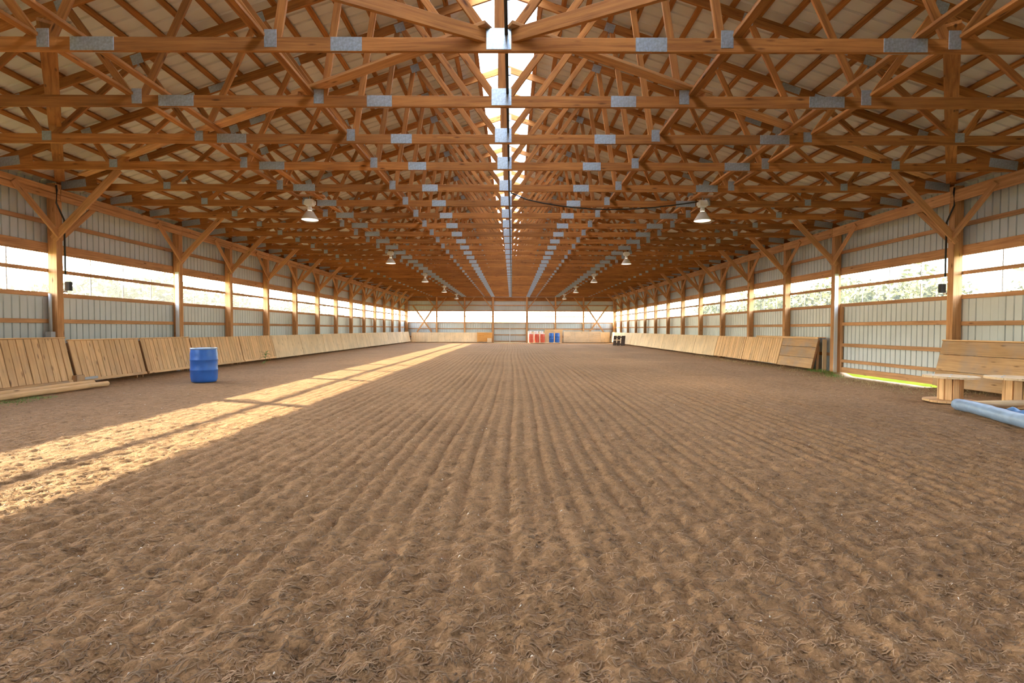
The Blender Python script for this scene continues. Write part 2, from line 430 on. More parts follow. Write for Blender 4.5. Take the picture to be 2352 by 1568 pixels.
while y < Y_END + .2:
    for s in (-1, 1):
        # local x -> world +y, local y -> down the slope, local z -> outward
        down = Vector((s * math.cos(ang), 0, -math.sin(ang))); out = Vector((s * math.sin(ang), 0, math.cos(ang)))
        for me, nm, d0 in ((roof_me, 'roof_sheet', .58 / math.cos(ang)), (sky_me, 'skylight_panel', 0)):
            p = Vector((0, y, ROOF_TOP)) + down * d0 + out * ROOF_OFF
            mw = Matrix(((0, down.x, out.x, p.x), (1, down.y, out.y, p.y), (0, down.z, out.z, p.z), (0, 0, 0, 1)))
            link(nm, me, ceil, mw)
    y += SHEET_W
for s in (-1, 1):
    out = Vector((s * math.sin(ang), 0, math.cos(ang))); c = Vector((s * .115, 0, roof_z(.115))) + out * .075
    board('ridge_cap', ceil, (c.x, Y_BACK - .3, c.z), (c.x, Y_END + .25, c.z), .27, .004, M['skylight'], out)
x = .62
while x < 9.6:
    for s in (-1, 1):
        out = Vector((s * math.sin(ang), 0, math.cos(ang)))
        c = Vector((s * x, 0, roof_z(x))) + out * .022
        board('purlin', ceil, (c.x, Y_BACK, c.z), (c.x, Y_END, c.z), .089, .038, M['truss'], out)
    x += .40
for s in (-1, 1): board('fascia_board', ceil, (s * 9.66, Y_BACK, 3.92), (s * 9.66, Y_END, 3.92), .035, .18, M['girt'], (0, 0, 1))

# ------------------------------------------------------------------ side walls
wall_me = {}
def wall_sheet(z0, z1):
    k = (round(z0, 2), round(z1, 2))
    if k not in wall_me:
        wall_me[k] = ribbed(SHEET_W, z1 - z0, SHEET_W / 6, .030, .0135, M['sheet'], 'metal_sheet')
    return wall_me[k]
def put_sheet_side(parent, s, y, z0, z1, name='metal_sheet', xo=9.205):
    # local x -> +y world, local y -> up, local z -> outward
    mw = Matrix(((0, 0, s, s * xo), (1, 0, 0, y), (0, 1, 0, z0), (0, 0, 0, 1)))
    return link(name, wall_sheet(z0, z1), parent, mw)
WIN0, WIN1 = 1.93, 2.71
def sheet_run(a, b):
    ys_ = []; y = a
    while y + SHEET_W < b: ys_.append(y); y += SHEET_W
    return [(v_, 0) for v_ in ys_] + [(b - SHEET_W, 1)]           # the last sheet laps 4 mm inside its neighbour
bays = [(Y_BACK, 2.75), (2.75, 6.41)] + [(6.41, POST_FAR[0])] + [(POST_FAR[i], POST_FAR[i + 1]) for i in range(len(POST_FAR) - 1)] + [(POST_FAR[-1], Y_END)]
bays = [b for b in bays if b[1] - b[0] > .5]
win_n = 0
for s, side in ((-1, 'left'), (1, 'right')):
    wl = structure('wall_' + side, '%s side wall of white ribbed steel on timber girts' % side)
    for a, b in ([(Y_BACK, Y_END)] if s < 0 else [(Y_BACK, POST_FAR[0] - .02), (POST_FAR[1] - .13, Y_END)]):
        for y, q in sheet_run(a, b): put_sheet_side(wl, s, y, -.12, WIN0 - .05, xo=9.208 - .004 * q)
    for y, q in sheet_run(Y_BACK, Y_END): put_sheet_side(wl, s, y, WIN1 + .05, 4.16, xo=9.208 - .004 * q)
    for bi, (a, b) in enumerate(bays):
        xi, xo = 9.163, 9.203
        def rail(nm, par, z0, z1, mat='girt', d0=0.0):
            lo = (min(s * (xi - d0), s * xo), a + .005, z0); hi = (max(s * (xi - d0), s * xo), b - (.145 if d0 else .005), z1)
            return block(nm, par, lo, hi, M[mat])
        isdoor = s == 1 and abs(a - POST_FAR[0]) < .1
        if not isdoor:
            rail('girt', wl, .48, .57); rail('girt', wl, 1.31, 1.395)
        rail('girt', wl, 3.29, 3.375)
        rail('header_board', wl, WIN1, WIN1 + .205, 'post')
        if not (bi == 0 and s == 1) :
            win_n += 1
            wn = structure('window_%d' % win_n, 'clear corrugated strip window in bay %d of the %s wall' % (bi + 1, side))
            rail('sill_board', wn, WIN0 - .085, WIN0)
            rail('window_rail', wn, 2.33, 2.405, 'girt')
            n = max(2, int(round((b - a) / .9))); w = (b - a) / n
            for i in range(1, n):
                block('lap_strip', wn, (min(s * 9.206, s * 9.198), a + i * w - .011, WIN0), (max(s * 9.206, s * 9.198), a + i * w + .011, WIN1), M['whitemetal'])
            for i in range(n):
                y0 = a + i * w
                pm = ribbed(w + .03, WIN1 - WIN0 + .08, (w + .03) / 4, .012, .02, M['pane'], 'pane')
                mw = Matrix(((0, 0, s, s * (9.212 + .004 * (i % 2))), (1, 0, 0, y0 - .015), (0, 1, 0, WIN0 - .04), (0, 0, 0, 1)))
                link('pane', pm, wn, mw)
        else:
            block('blank_panel', wl, (9.2, a, WIN0 - .1), (9.23, b, WIN1 + .1), M['sheet'])
    # eave beam, one board per bay
    eb = thing('eave_beam', (s * 8.96, Y_END, CH_B - .23), 'long timber beam carrying the trusses on the tops of the %s posts' % side, 'beam')
    cuts = [3.2, 6.41] + [p - .07 for p in POST_FAR] + [Y_END - .1]
    for i in range(len(cuts) - 1):
        a, b = cuts[i], cuts[i + 1]
        if b - a < .3: continue
        if s < 0:
            block('beam_board', eb, (s * HALF, a + .004, CH_B - .115), (s * (HALF - .045), b - .004, CH_B), M['post'])
            block('beam_board', eb, (s * HALF, a + .004, CH_B - .235), (s * (HALF - .036), b - .004, CH_B - .122), M['post'])
        else:
            block('beam_board', eb, (HALF - .042, a + .004, CH_B - .235), (HALF, b - .004, CH_B), M['post'])

# ------------------------------------------------------------------ sliding door in the right wall
d1 = structure('door_1', 'ribbed white steel sliding door with timber rails in the right wall')
y = POST_FAR[0] + .02
while y < POST_FAR[1] - .2:
    put_sheet_side(d1, 1, y, .12, WIN0 - .05, xo=9.215); y += SHEET_W
for z0, z1 in ((1.33, 1.42), (.76, .85), (.33, .41), (.055, .20)):
    block('door_rail', d1, (9.155, POST_FAR[0] + .01, z0), (9.2, POST_FAR[1] - .15, z1), M['girt'])
for ya in (POST_FAR[0] + .01, POST_FAR[1] - .23): block('door_stile', d1, (9.15, ya, .055), (9.2, ya + .09, WIN0 - .09), M['girt'])

# ------------------------------------------------------------------ far wall
wb = structure('wall_back', 'far end wall of white ribbed steel with timber girts')
FX = [-6.43, -3.99, -1.53, 1.44, 3.92, 6.37]
def put_sheet_far(parent, x, z0, z1, dy=0.0):
    mw = Matrix(((1, 0, 0, x), (0, 0, 1, Y_END + .045 + dy), (0, 1, 0, z0), (0, 0, 0, 1)))
    return link('metal_sheet', wall_sheet(z0, z1), parent, mw)
FW0, FW1 = 1.80, 2.74
for a, b in ((-9.22, -1.45), (1.36, 9.22)):
    for x, q in sheet_run(a, b): put_sheet_far(wb, x, -.12, FW0 - .02, -.004 * q)
for x, q in sheet_run(-9.22, 9.22): put_sheet_far(wb, x, FW1 + .02, 4.13, -.004 * q)
gv = [(-9.25, Y_END + .05, 4.1), (9.25, Y_END + .05, 4.1), (0, Y_END + .05, 7.2)]
gv += [(a, b + .02, c) for a, b, c in gv]
link('gable_panel', mesh_from('gable_panel', gv, [(0, 1, 2), (5, 4, 3), (0, 3, 4, 1), (1, 4, 5, 2), (2, 5, 3, 0)], M['sheet']), wb)
for s in (-1, 1):
    block('corner_panel', wb, (min(s * 9.2, s * 9.3), Y_END + .005, -.12), (max(s * 9.2, s * 9.3), Y_END + .08, 4.1), M['sheet'])
fb = [-9.16] + FX + [9.16]
for i in range(7):
    a, b = fb[i], fb[i + 1]
    def frail(nm, par, z0, z1, mat='girt', th=.04): return block(nm, par, (a + .005, Y_END, z0), (b - .005, Y_END + th, z1), M[mat])
    for z0, z1 in ((3.23, 3.31),) + (() if i == 3 else ((1.19, 1.27), (.48, .57))): frail('girt', wb, z0, z1)
    frail('header_board', wb, FW1, FW1 + .09); frail('header_board', wb, 3.64, 3.98, 'truss')
    win_n += 1
    wn = structure('window_%d' % win_n, 'strip window number %d from the left in the far end wall' % (i + 1))
    frail('sill_board', wn, FW0 - .08, FW0); frail('window_rail', wn, 2.25, 2.31)
    n = 3; w = (b - a) / n
    for k in range(n):
        pm = ribbed(w + .03, FW1 - FW0 + .06, (w + .03) / 4, .012, .02, M['pane'], 'pane')
        link('pane', pm, wn, Matrix(((1, 0, 0, a + k * w - .015), (0, 0, 1, Y_END + .05 + .004 * (k % 2)), (0, 1, 0, FW0 - .03), (0, 0, 0, 1))))
d2 = structure('door_2', 'double sliding steel door in the middle of the far end wall')
for x, q in ((-1.46, 0), (-1.46 + SHEET_W, 0), (-1.46 + 2 * SHEET_W, 0), (.47, 1)):
    put_sheet_far(d2, x, .04, FW0 - .02, -.004 * q - .004)
for a, b in ((-1.44, -.06), (-.03, 1.38)):
    for z0, z1 in ((1.20, 1.28), (.66, .74), (.10, .18)): block('door_rail', d2, (a, Y_END - .03, z0), (b, Y_END + .03, z1), M['girt'])
block('door_stile', d2, (-.075, Y_END - .04, .05), (-.015, Y_END + .03, FW0 - .08), M['whitemetal'])

# end-wall cross braces and posts
ftop = 4.02
for i, x in enumerate(FX):
    wdt = .17 if i in (2, 3) else .13
    nm = ['leftmost', 'second from left', 'left of the far door', 'right of the far door', 'second from right', 'rightmost'][i]
    t = thing('timber_post', (x, Y_END - .1, 0), 'timber post with knee braces on the far end wall, ' + nm, 'post', 'far end wall posts')
    block('shaft', t, (x - wdt / 2, Y_END - .14, -.1), (x + wdt / 2, Y_END - .004, ftop), M['post'])
    for s in (-1, 1):
        if (i == 2 and s > 0) or (i == 3 and s < 0): continue
        board('knee_brace', t, (x + s * .04, Y_END - .16, 2.95), (x + s * .86, Y_END - .16, 3.95), .04, .09, M['post'], (0, 0, 1))
for s, side in ((-1, 'left'), (1, 'right')):
    x0, x1 = s * 9.05, s * 6.45
    t = thing('cross_brace', ((x0 + x1) / 2, Y_END - .2, .8), 'X-shaped timber cross brace in the %s corner bay of the far wall' % side, 'brace', 'far wall cross braces')
    board('brace_board', t, (s * 8.5, Y_END - .185, 3.27), (s * 6.85, Y_END - .185, .93), .035, .13, M['post'], (1, 0, 1))
    board('brace_board', t, (s * 6.53, Y_END - .225, 3.27), (s * 8.12, Y_END - .225, .93), .035, .13, M['post'], (1, 0, 1))

# ------------------------------------------------------------------ wall behind the camera
wf = structure('wall_front', 'end wall behind the viewpoint of white steel panels')
for s in (-1, 1):
    block('wall_panel', wf, (min(s * 9.25, s * .01), Y_BACK - .06, -.1), (max(s * 9.25, s * .01), Y_BACK, 4.1), M['sheet'])
block('wall_panel', wf, (-9.25, Y_BACK - .06, 3.2), (9.25, Y_BACK, 4.15), M['sheet'])
gv = [(-9.4, Y_BACK - .03, 4.1), (9.4, Y_BACK - .03, 4.1), (0, Y_BACK - .03, 7.25)]
gv += [(a, b - .02, c) for a, b, c in gv]
link('gable_panel', mesh_from('gable_panel', gv, [(0, 1, 2), (5, 4, 3), (0, 3, 4, 1), (1, 4, 5, 2), (2, 5, 3, 0)], M['sheet']), wf)

# ------------------------------------------------------------------ side posts with knee braces
for s, side in ((-1, 'left'), (1, 'right')):
    for i, yf in enumerate(POST_FAR):
        yn = yf - .14
        extra = ''
        t = thing('timber_post', (s * 9.07, yf - .07, 0), 'square timber wall post with knee braces, %s from the camera along the %s wall' % (ORD[i], side), 'post', 'side wall posts')
        block('shaft', t, (min(s * HALF, s * 9.16), yn, -.1), (max(s * HALF, s * 9.16), yf, CH_B + (.02 if i else .1)), M['post'])
        # along the wall, towards and away from the camera
        xb = s * 8.915
        board('knee_brace', t, (xb, yn + .03, 3.02), (xb, yn - .90, 3.90), .038, .115, M['post'], (0, 0, 1))
        board('knee_brace', t, (s * 9.02, yf - .01, 3.02), (s * 9.02, yf + .86, 3.86), .038, .11, M['post'], (0, 0, 1))
        # across the arena, up beside the truss
        board('truss_brace', t, (s * 9.02, yn - .022, 2.98), (s * 7.68, yn - .022, 4.36), .04, .14, M['post'], (0, 0, 1))
        if i == 1:
            block('white_flashing', t, (s * (9.0 if s < 0 else 8.985) - (.10 if s < 0 else 0), yn - .012, .0), (s * (9.0 if s < 0 else 8.985) + (0 if s < 0 else .10), yn - .001, 2.75), M['whitemetal'])
    # corner post
    t = thing('timber_post', (s * 9.05, Y_END - .1, 0), 'corner timber post where the %s wall meets the far wall' % side, 'post')
    block('shaft', t, (min(s * 8.94, s * 9.16), Y_END - .30, -.1), (max(s * 8.94, s * 9.16), Y_END - .01, CH_B), M['post'])

# ------------------------------------------------------------------ roof trusses
TW = .038
def rotated_plate(par, x, z, w, h, ang=0, mat='galv'):
    for yy in (-.0215, .0215):
        mw = parent_world(par) @ Matrix.Translation((x, yy, z)) @ Matrix.Rotation(-ang, 4, 'Y')
        link('gusset_plate', box_mesh(w, .005, h, M[mat], .001), par, mw)
def build_truss():
    t = thing('roof_truss', (0, 0, 0), 'x', 'truss', 'roof trusses')
    cuts = [-9.6, -4.08, -1.53, 1.53, 4.08, 9.6]
    cuts[0] = -9.12; cuts[-1] = 9.12
    for a, b in zip(cuts[:-1], cuts[1:]):
        block('bottom_chord', t, (a + .001, -TW / 2, CH_B), (b - .001, TW / 2, CH_T), M['truss'])
    th = .14 * math.cos(ang) / 1
    for s in (-1, 1):
        nrm = Vector((-s * math.sin(ang), 0, -math.cos(ang))) * .07
        cut = 5.0
        for a, b in ((.0, cut), (cut + .002, 9.62)):
            p0 = Vector((s * a, 0, roof_z(a))) + nrm; p1 = Vector((s * b, 0, roof_z(b))) + nrm
            board('top_chord', t, p0, p1, TW, .14, M['truss'], (0, 0, 1))
    B = [0, 2.286, 4.572, 6.858]; T = [0, 1.829, 3.658, 5.486, 7.315]
    def tz(x): return roof_z(x) - .13
    board('king_post', t, (0, 0, CH_T - .05), (0, 0, ROOF_TOP - .12), .036, .089, M['truss'], (1, 0, 0))
    for s in (-1, 1):
        for bi, ti in ((0, 1), (1, 1), (1, 2), (2, 2), (2, 3), (3, 3), (3, 4)):
            bx = B[bi] + (0 if bi == ti == 0 else (-.05 if ti == bi else .05)) ; tx = T[ti] + (.04 if ti == bi else -.04)
            if bi == 0: bx = .06
            board('web', t, (s * bx, 0, CH_T - .05), (s * tx, 0, tz(tx)), .034, .089, M['truss'], (1, 0, 0))
        board('heel_wedge', t, (s * 8.3, 0, CH_T + .07), (s * 9.1, 0, CH_T - .02), .036, .12, M['truss'], (0, 0, 1))
        rotated_plate(t, s * 1.53, 4.07, .315, .138); rotated_plate(t, s * 4.08, 4.07, .44, .136)
        rotated_plate(t, s * 2.29, 4.125, .125, .175); rotated_plate(t, s * 4.572, 4.125, .125, .185); rotated_plate(t, s * 6.858, 4.105, .14, .14)
        for ti in (1, 2, 3, 4):
            rotated_plate(t, s * T[ti], roof_z(T[ti]) - .10, .17, .15, -s * ang)
        rotated_plate(t, s * 5.0, roof_z(5.0) - .076, .34, .115, -s * ang)
        rotated_plate(t, s * 8.75, 4.13, .5, .16, -s * ang * .4)
    rotated_plate(t, 0, 4.125, .25, .21); rotated_plate(t, 0, ROOF_TOP - .14, .2, .16)
    return t
def copy_tree(o, parent=None):
    c = o.copy(); COL.objects.link(c)
    if parent is not None: c.parent = parent; c.matrix_basis = o.matrix_basis.copy()
    for ch in list(o.children): copy_tree(ch, c)
    return c
proto = build_truss()
for i, ty in enumerate(TRUSS_Y):
    t = proto if i == 0 else copy_tree(proto)
    t.matrix_basis = Matrix.Translation((0, ty + TW / 2, 0))
    t['label'] = ('nearest timber roof truss with large blue-grey nail plates, spanning the top of the view' if i == 0 else
                  'timber roof truss with grey nail plates, %s back from the camera' % ORD[i])

# longitudinal runners and diagonal braces lying on the bottom chords
def runner(x, lab, z=CH_T + .02, y0=4.2, w=.089, h=.038):
    t = thing('runner_board', (x, y0, z), lab, 'board', 'runners on the trusses')
    y = y0; 
    while y < 42.5:
        y2 = min(y + 4.9, 43.0)
        board('board_length', t, (x, y, z), (x, y2 - .004, z), w, h, M['truss'], (0, 0, 1)); y = y2
for s, side in ((-1, 'left'), (1, 'right')):
    runner(s * 4.66, 'long thin runner board on the chords beside the %s lamp row, outer one' % side)
    runner(s * 4.22, 'long thin runner board on the chords beside the %s lamp row, inner one' % side)
    runner(s * 2.39, 'long thin runner board on the chords nearest the ridge, %s of it' % side)
    t = thing('diagonal_brace', (s * 4, 7.5, CH_T), 'long diagonal board on the chords from the nearest centre plate back to the %s wall' % side, 'brace', 'diagonal braces')
    pts = [(0.10, 5.0), (2.55, 6.40), (4.75, 7.65), (6.75, 8.85), (8.15, 9.66)]
    for k in range(4):
        (xa, ya), (xb_, yb) = pts[k], pts[k + 1]; o = .0 if k % 2 else .04
        board('board_length', t, (s * (xa - .0), ya - .0, CH_T + .06 + o), (s * (xb_ + .12), yb + .07, CH_T + .06 + o), .14, .038, M['post'], (0, 0, 1))
    t = thing('diagonal_brace', (s * 1, 4.5, CH_T), 'diagonal board running from the nearest centre plate out of the top of view, %s one' % side, 'brace', 'diagonal braces')
    board('board_length', t, (s * .14, 5.04, CH_T + .02), (s * 2.6, 3.82, CH_T + .02), .038, .14, M['truss'], (0, 0, 1))
    t = thing('lateral_brace', (s * 6.9, 7.5, CH_T), 'upright-looking lateral board leading from the nearest truss back to the first %s post' % side, 'brace', 'lateral braces')
    board('board_length', t, (s * 4.62, 5.12, CH_T + .20), (s * 8.9, 9.95, CH_T + .03), .15, .038, M['truss'], (0, 0, 1))
v, f = tube([(.075, 3.9, CH_T + .03), (.075, 8.85, CH_T + .03), (.075, 9.0, CH_T), (.075, 9.8, CH_B), (.075, 9.95, CH_B - .02), (.075, 43, CH_B - .02)], .017)
tag(link('conduit', mesh_from('conduit', v, f, M['black'], True)), 'thin dark conduit running under the ridge along the centre plates', 'pipe')

# ------------------------------------------------------------------ pendant lamps
def build_lamp():
    t = thing('pendant_lamp', (0, 0, 0), 'x', 'lamp', 'high bay lamps')
    v, f = lathe([(.052, .20), (.075, .19), (.105, .14), (.150, .07), (.186, .01), (.190, 0), (.180, .004), (.145, .07), (.10, .135), (.05, .185)], 24)
    link('reflector', mesh_from('reflector', v, f[:-2], M['reflector'], True), t)
    v, f = lathe([(.02, .17), (.05, .13), (.065, .08), (.05, .03), (.02, .012)], 14)
    link('bulb', mesh_from('bulb', v, f, M['bulb'], True), t)
    v, f = lathe([(.02, .016), (.12, .014), (.178, .008), (.178, .004), (.02, .002)], 24)
    link('lens', mesh_from('lens', v, f, M['lens'], True), t)
    v, f = lathe([(.03, .20), (.05, .21), (.055, .25), (.04, .30), (.03, .31)], 14)
    link('neck', mesh_from('neck', v, f, M['white_plastic'], True), t)
    link('ballast_box', box_mesh(.19, .14, .15, M['white_plastic'], .02), t, Matrix.Translation((0, 0, .385)))
    for sx in (-1, 1): link('bracket', box_mesh(.05, .05, .09, M['white_plastic'], .01), t, Matrix.Translation((sx * .105, 0, .38)))
    v, f = tube([(0, 0, .45), (0, 0, .525)], .012)
    link('hanger', mesh_from('hanger', v, f, M['grey_pvc'], True), t)
    link('mount_board', box_mesh(.62, .14, .035, M['girt']), t, Matrix.Translation((.02, 0, .5395)))
    return t
lp = build_lamp()
LY = [11.2, 18.62, 25.95, 33.25, 40.57]
first = True
for s, side in ((-1, 'left'), (1, 'right')):
    for i, ly in enumerate(LY):
        t = lp if first else copy_tree(lp); first = False
        t.matrix_basis = Matrix.Translation((s * 4.42, ly, 3.66))
        t['label'] = 'white lit dome lamp hanging in the %s lamp row, %s from the camera' % (side, ORD[i])
        pl = D.lights.new('lamp_light', 'SPOT'); pl.energy = LAMP_WATTS * 12; pl.color = (1, .87, .70); pl.spot_size = math.radians(150); pl.spot_blend = .9; pl.shadow_soft_size = .15
        po = D.objects.new('lamp_light', pl); COL.objects.link(po); po.parent = t; po.matrix_basis = Matrix.Translation((0, 0, -.02))
pts = [(.1, 10.75, 4.16)] + [(.1 + 4.3 * k / 12, 10.75 + .45 * k / 12, 4.12 - .30 * math.sin(math.pi * min(1, k / 12)) ** .8 * (1 - .25 * k / 12)) for k in range(1, 12)] + [(4.40, 11.2, 4.10)]
v, f = tube(pts, .014)
tag(link('power_cable', mesh_from('power_cable', v, f, M['black'], True)), 'black cable sagging from the ridge to the nearest right-hand lamp', 'cable')

# ------------------------------------------------------------------ post fittings
for s, side in ((-1, 'left'), (1, 'right')):
    yn = POST_FAR[0] - .14
    xx = s * 8.955
    pts = [(s * 8.93, yn - .03, 4.05), (s * 8.90, yn - .05, 3.95), (s * 8.93, yn - .035, 3.7), (xx, POST_FAR[0] + .02, 3.4), (xx, POST_FAR[0] + .02, 2.3)]
    v, f = tube(pts, .016)
    tag(link('power_cable', mesh_from('power_cable', v, f, M['black'], True)), 'black cable dropping down the nearest %s post' % side, 'cable', 'cables on the nearest posts')
    t = thing('flood_lamp', (s * 8.93, POST_FAR[0] + .06, 2.05), 'small black box fitting on the nearest %s post beside the window' % side, 'fitting', 'black post fittings')
    block('housing', t, (s * 8.94 - .05, POST_FAR[0] + .03, 1.98), (s * 8.94 + .05, POST_FAR[0] + .11, 2.16), M['black'])
    block('bracket', t, (s * 8.97 - .02, POST_FAR[0] - .005, 1.94), (s * 8.97 + .02, POST_FAR[0] + .06, 1.98), M['whitemetal'])
v, f = tube([(-9.08, POST_FAR[0] - .19, 1.12), (-9.08, POST_FAR[0] - .19, 1.9)], .028)
t = thing('conduit', (-9.08, POST_FAR[0] - .19, 1.02), 'grey plastic conduit with a box beside the nearest left post', 'pipe')
link('pipe', mesh_from('pipe', v, f, M['grey_pvc'], True), t, Matrix.Identity(4))
block('junction_box', t, (-9.14, POST_FAR[0] - .25, 1.01), (-9.02, POST_FAR[0] - .15, 1.14), M['grey_pvc'])

# ------------------------------------------------------------------ kick boards along the walls
XT, XB, ZT, ZB = 8.80, 8.60, .955, .115
def kick_panel(s, y0, y1, style, label, zt=ZT, zb=ZB, cap=True, trim=True, xt=XT, xb=XB):
    t = thing('kickboard_panel', (s * (xb + .1), (y0 + y1) / 2, 0), label, 'panel', 'sloping kickboards')
    top = Vector((s * xt, 0, zt)); bot = Vector((s * xb, 0, zb)); up = (top - bot).normalized()
    nrm = Vector((s * up.z, 0, -s * up.x))            # towards the wall
    if style == 'plank':
        n = max(3, int(round((y1 - y0) / .14))); w = (y1 - y0) / n
        for i in range(n):
            yc = y0 + (i + .5) * w; j = random.uniform(-.004, .004)
            p0 = bot + nrm * j + up * (.012 + random.uniform(0, .012)); p1 = top + nrm * j
            board('plank', t, (p0.x, yc, p0.z), (p1.x, yc, p1.z), w - .013, .022, M['kick'], nrm)
    elif style == 'ply':
        n = max(1, int(round((y1 - y0) / 1.22))); w = (y1 - y0) / n
        for i in range(n):
            yc = y0 + (i + .5) * w
            board('plywood_sheet', t, (bot.x, yc, bot.z), (top.x, yc, top.z), w - .006, .018, M['ply'], nrm)
    else:
        hgt = (top - bot).length; rows = [.30, .36, .34]; acc = 1.0
        for r_ in rows:
            a = bot + (top - bot) * (acc - r_); b = bot + (top - bot) * acc; c = (a + b) / 2; acc -= r_
            board('plank', t, (c.x, y0, c.z), (c.x, y1, c.z), .022, r_ * hgt - .008, M['weathered'], up)
    if trim:
        c = bot - nrm * .022 + up * .035
        board('bottom_trim', t, (c.x, y0 + .01, c.z), (c.x, y1 - .01, c.z), .02, .06, M['kick'] if style != 'ply' else M['ply'], up)
    if cap:
        c = top - nrm * .004 + up * .012
        board('cap_board', t, (c.x, y0, c.z), (c.x, y1, c.z), .06, .024, M['kick'] if style != 'ply' else M['ply'], up)
    for yy in (y0 + .06, y1 - .06):
        c = bot + nrm * .05; d = top + nrm * .05
        board('stud', t, (c.x, yy, max(.02, c.z)), (d.x, yy, d.z - .03), .038, .06, M['girt'], nrm)
        board('strut', t, (s * 8.80, yy, -.02), (s * 8.83, yy, .75), .038, .06, M['girt'], (1, 0, 0))
    return t
near = [(7.35, 9.86, 'first'), (9.93, 11.80, 'second'), (11.86, 13.64, 'third'), (13.67, 16.10, 'fourth'), (16.13, 18.30, 'fifth')]
for i, (a, b, o_) in enumerate(near):
    kick_panel(-1, a, b, 'plank', 'sloping kickboard of upright planks, %s panel from the camera on the left' % o_, cap=i < 3, zt=ZT + (.05 if i == 0 else 0))
yy = 18.33; k = 5
while yy < 42.5:
    y2 = min(yy + 2.44, 42.85)
    kick_panel(-1, yy, y2 - .02, 'ply', 'pale plywood kickboard along the left wall, %s panel from the camera' % ORD[k], cap=False, trim=False); yy = y2; k += 1
kick_panel(1, 13.95, 15.74, 'h', 'weathered kickboard end of wide boards beside the right door', zt=.975, cap=False, trim=False)
rp = [(15.77, 18.2, 'plank'), (18.23, 20.7, 'plank')]
for i, (a, b, st) in enumerate(rp):
    kick_panel(1, a, b, st, 'brown upright-plank kickboard on the right, %s after the weathered end panel' % ORD[i], cap=False, trim=False)
yy = 20.73; k = 3
while yy < 42.5:
    y2 = min(yy + 2.44, 42.85)
    kick_panel(1, yy, y2 - .02, 'ply', 'pale plywood kickboard along the right wall, %s panel beyond the right door' % ORD[k], cap=False, trim=False); yy = y2; k += 1
kick_panel(1, 7.3, 9.92, 'h', 'weathered wide-board kickboard behind the round spool tables', cap=True, trim=False, zt=1.0)
t = thing('ledge_board', (8.9, 15.6, .99), 'narrow shelf board on top of the right kickboard beside the door', 'shelf')
block('shelf_board', t, (8.74, 13.9, .985), (8.98, 17.4, 1.01), M['kick'])
block('shelf_front', t, (8.74, 13.9, .955), (8.765, 17.4, .985), M['kick'])
t = thing('end_panel', (8.95, 14.0, 0), 'plywood end piece closing the gap behind the right kickboard end', 'panel')
block('plywood_sheet', t, (8.86, 13.86, .03), (8.975, 13.88, .95), M['ply'])
# far wall kick boards
t = thing('kickboard_panel', (-5.7, 42.8, 0), 'long pale plywood kickboard on the far wall left of the door', 'panel', 'far wall kickboards')
for i in range(4):
    a = -8.6 + i * 1.44
    board('plywood_sheet', t, (a + .72, 42.75, .07), (a + .72, 42.98, .90), 1.435, .018, M['ply'], (0, 1, 0))
t = thing('orange_panel', (-2.2, 42.6, 0), 'orange wooden panel standing beside the far door', 'panel')
block('panel_sheet', t, (-2.86, 42.55, .10), (-1.55, 42.58, .90), M['orange_wood'])
block('top_rail', t, (-2.9, 42.53, .87), (-1.5, 42.6, .93), M['kick'])
for x in (-2.85, -1.62): block('leg', t, (x, 42.59, .02), (x + .07, 42.65, .9), M['kick'])
t = thing('small_box', (-1.75, 42.35, 0), 'small pale wooden box in front of the orange panel', 'box')
for lo, hi in (((-1.98, 42.22, .04), (-1.60, 42.24, .42)), ((-1.98, 42.46, .04), (-1.60, 42.48, .42)), ((-1.98, 42.24, .04), (-1.96, 42.46, .42)), ((-1.62, 42.24, .04), (-1.60, 42.46, .42)), ((-1.96, 42.24, .04), (-1.62, 42.46, .06))):
    block('side', t, lo, hi, M['pale'])
t = thing('tall_panel', (4.3, 42.6, 0), 'tall brown plywood panel behind the blue drums at the far wall', 'panel')
block('panel_sheet', t, (2.95, 42.62, .06), (4.50, 42.65, 1.12), M['kick']); block('leg', t, (3.0, 42.66, .03), (3.07, 42.72, 1.1), M['kick']); block('leg', t, (4.4, 42.66, .03), (4.47, 42.72, 1.1), M['kick'])
t = thing('ledge_board', (5.2, 42.8, 1.1), 'thin plank laid along the top of the far right kickboards', 'board')
block('plank', t, (3.0, 42.74, 1.12), (7.25, 42.84, 1.17), M['kick'])
t = thing('kickboard_panel', (6.6, 42.5, 0), 'cream plywood kickboard on the far wall right of the drums', 'panel', 'far wall kickboards')
for i, (a, b) in enumerate(((4.56, 5.55), (5.56, 6.75), (6.76, 7.75), (7.76, 8.55))):
    block('plywood_sheet', t, (a, 42.50, .07), (b, 42.52, 1.02 - (.06 if i == 3 else 0)), M['pale'] if i < 3 else M['ply'])
block('stud', t, (4.56, 42.53, .02), (4.64, 42.6, 1.0), M['kick']); block('stud', t, (8.4, 42.53, .02), (8.48, 42.6, .9), M['kick'])
t = thing('cream_board', (2.0, 42.6, 0), 'cream panel leaning behind the red drums at the far wall', 'panel')
board('panel_sheet', t, (2.3, 42.45, .06), (2.3, 42.68, .98), 1.25, .02, M['pale'], (0, 1, 0))

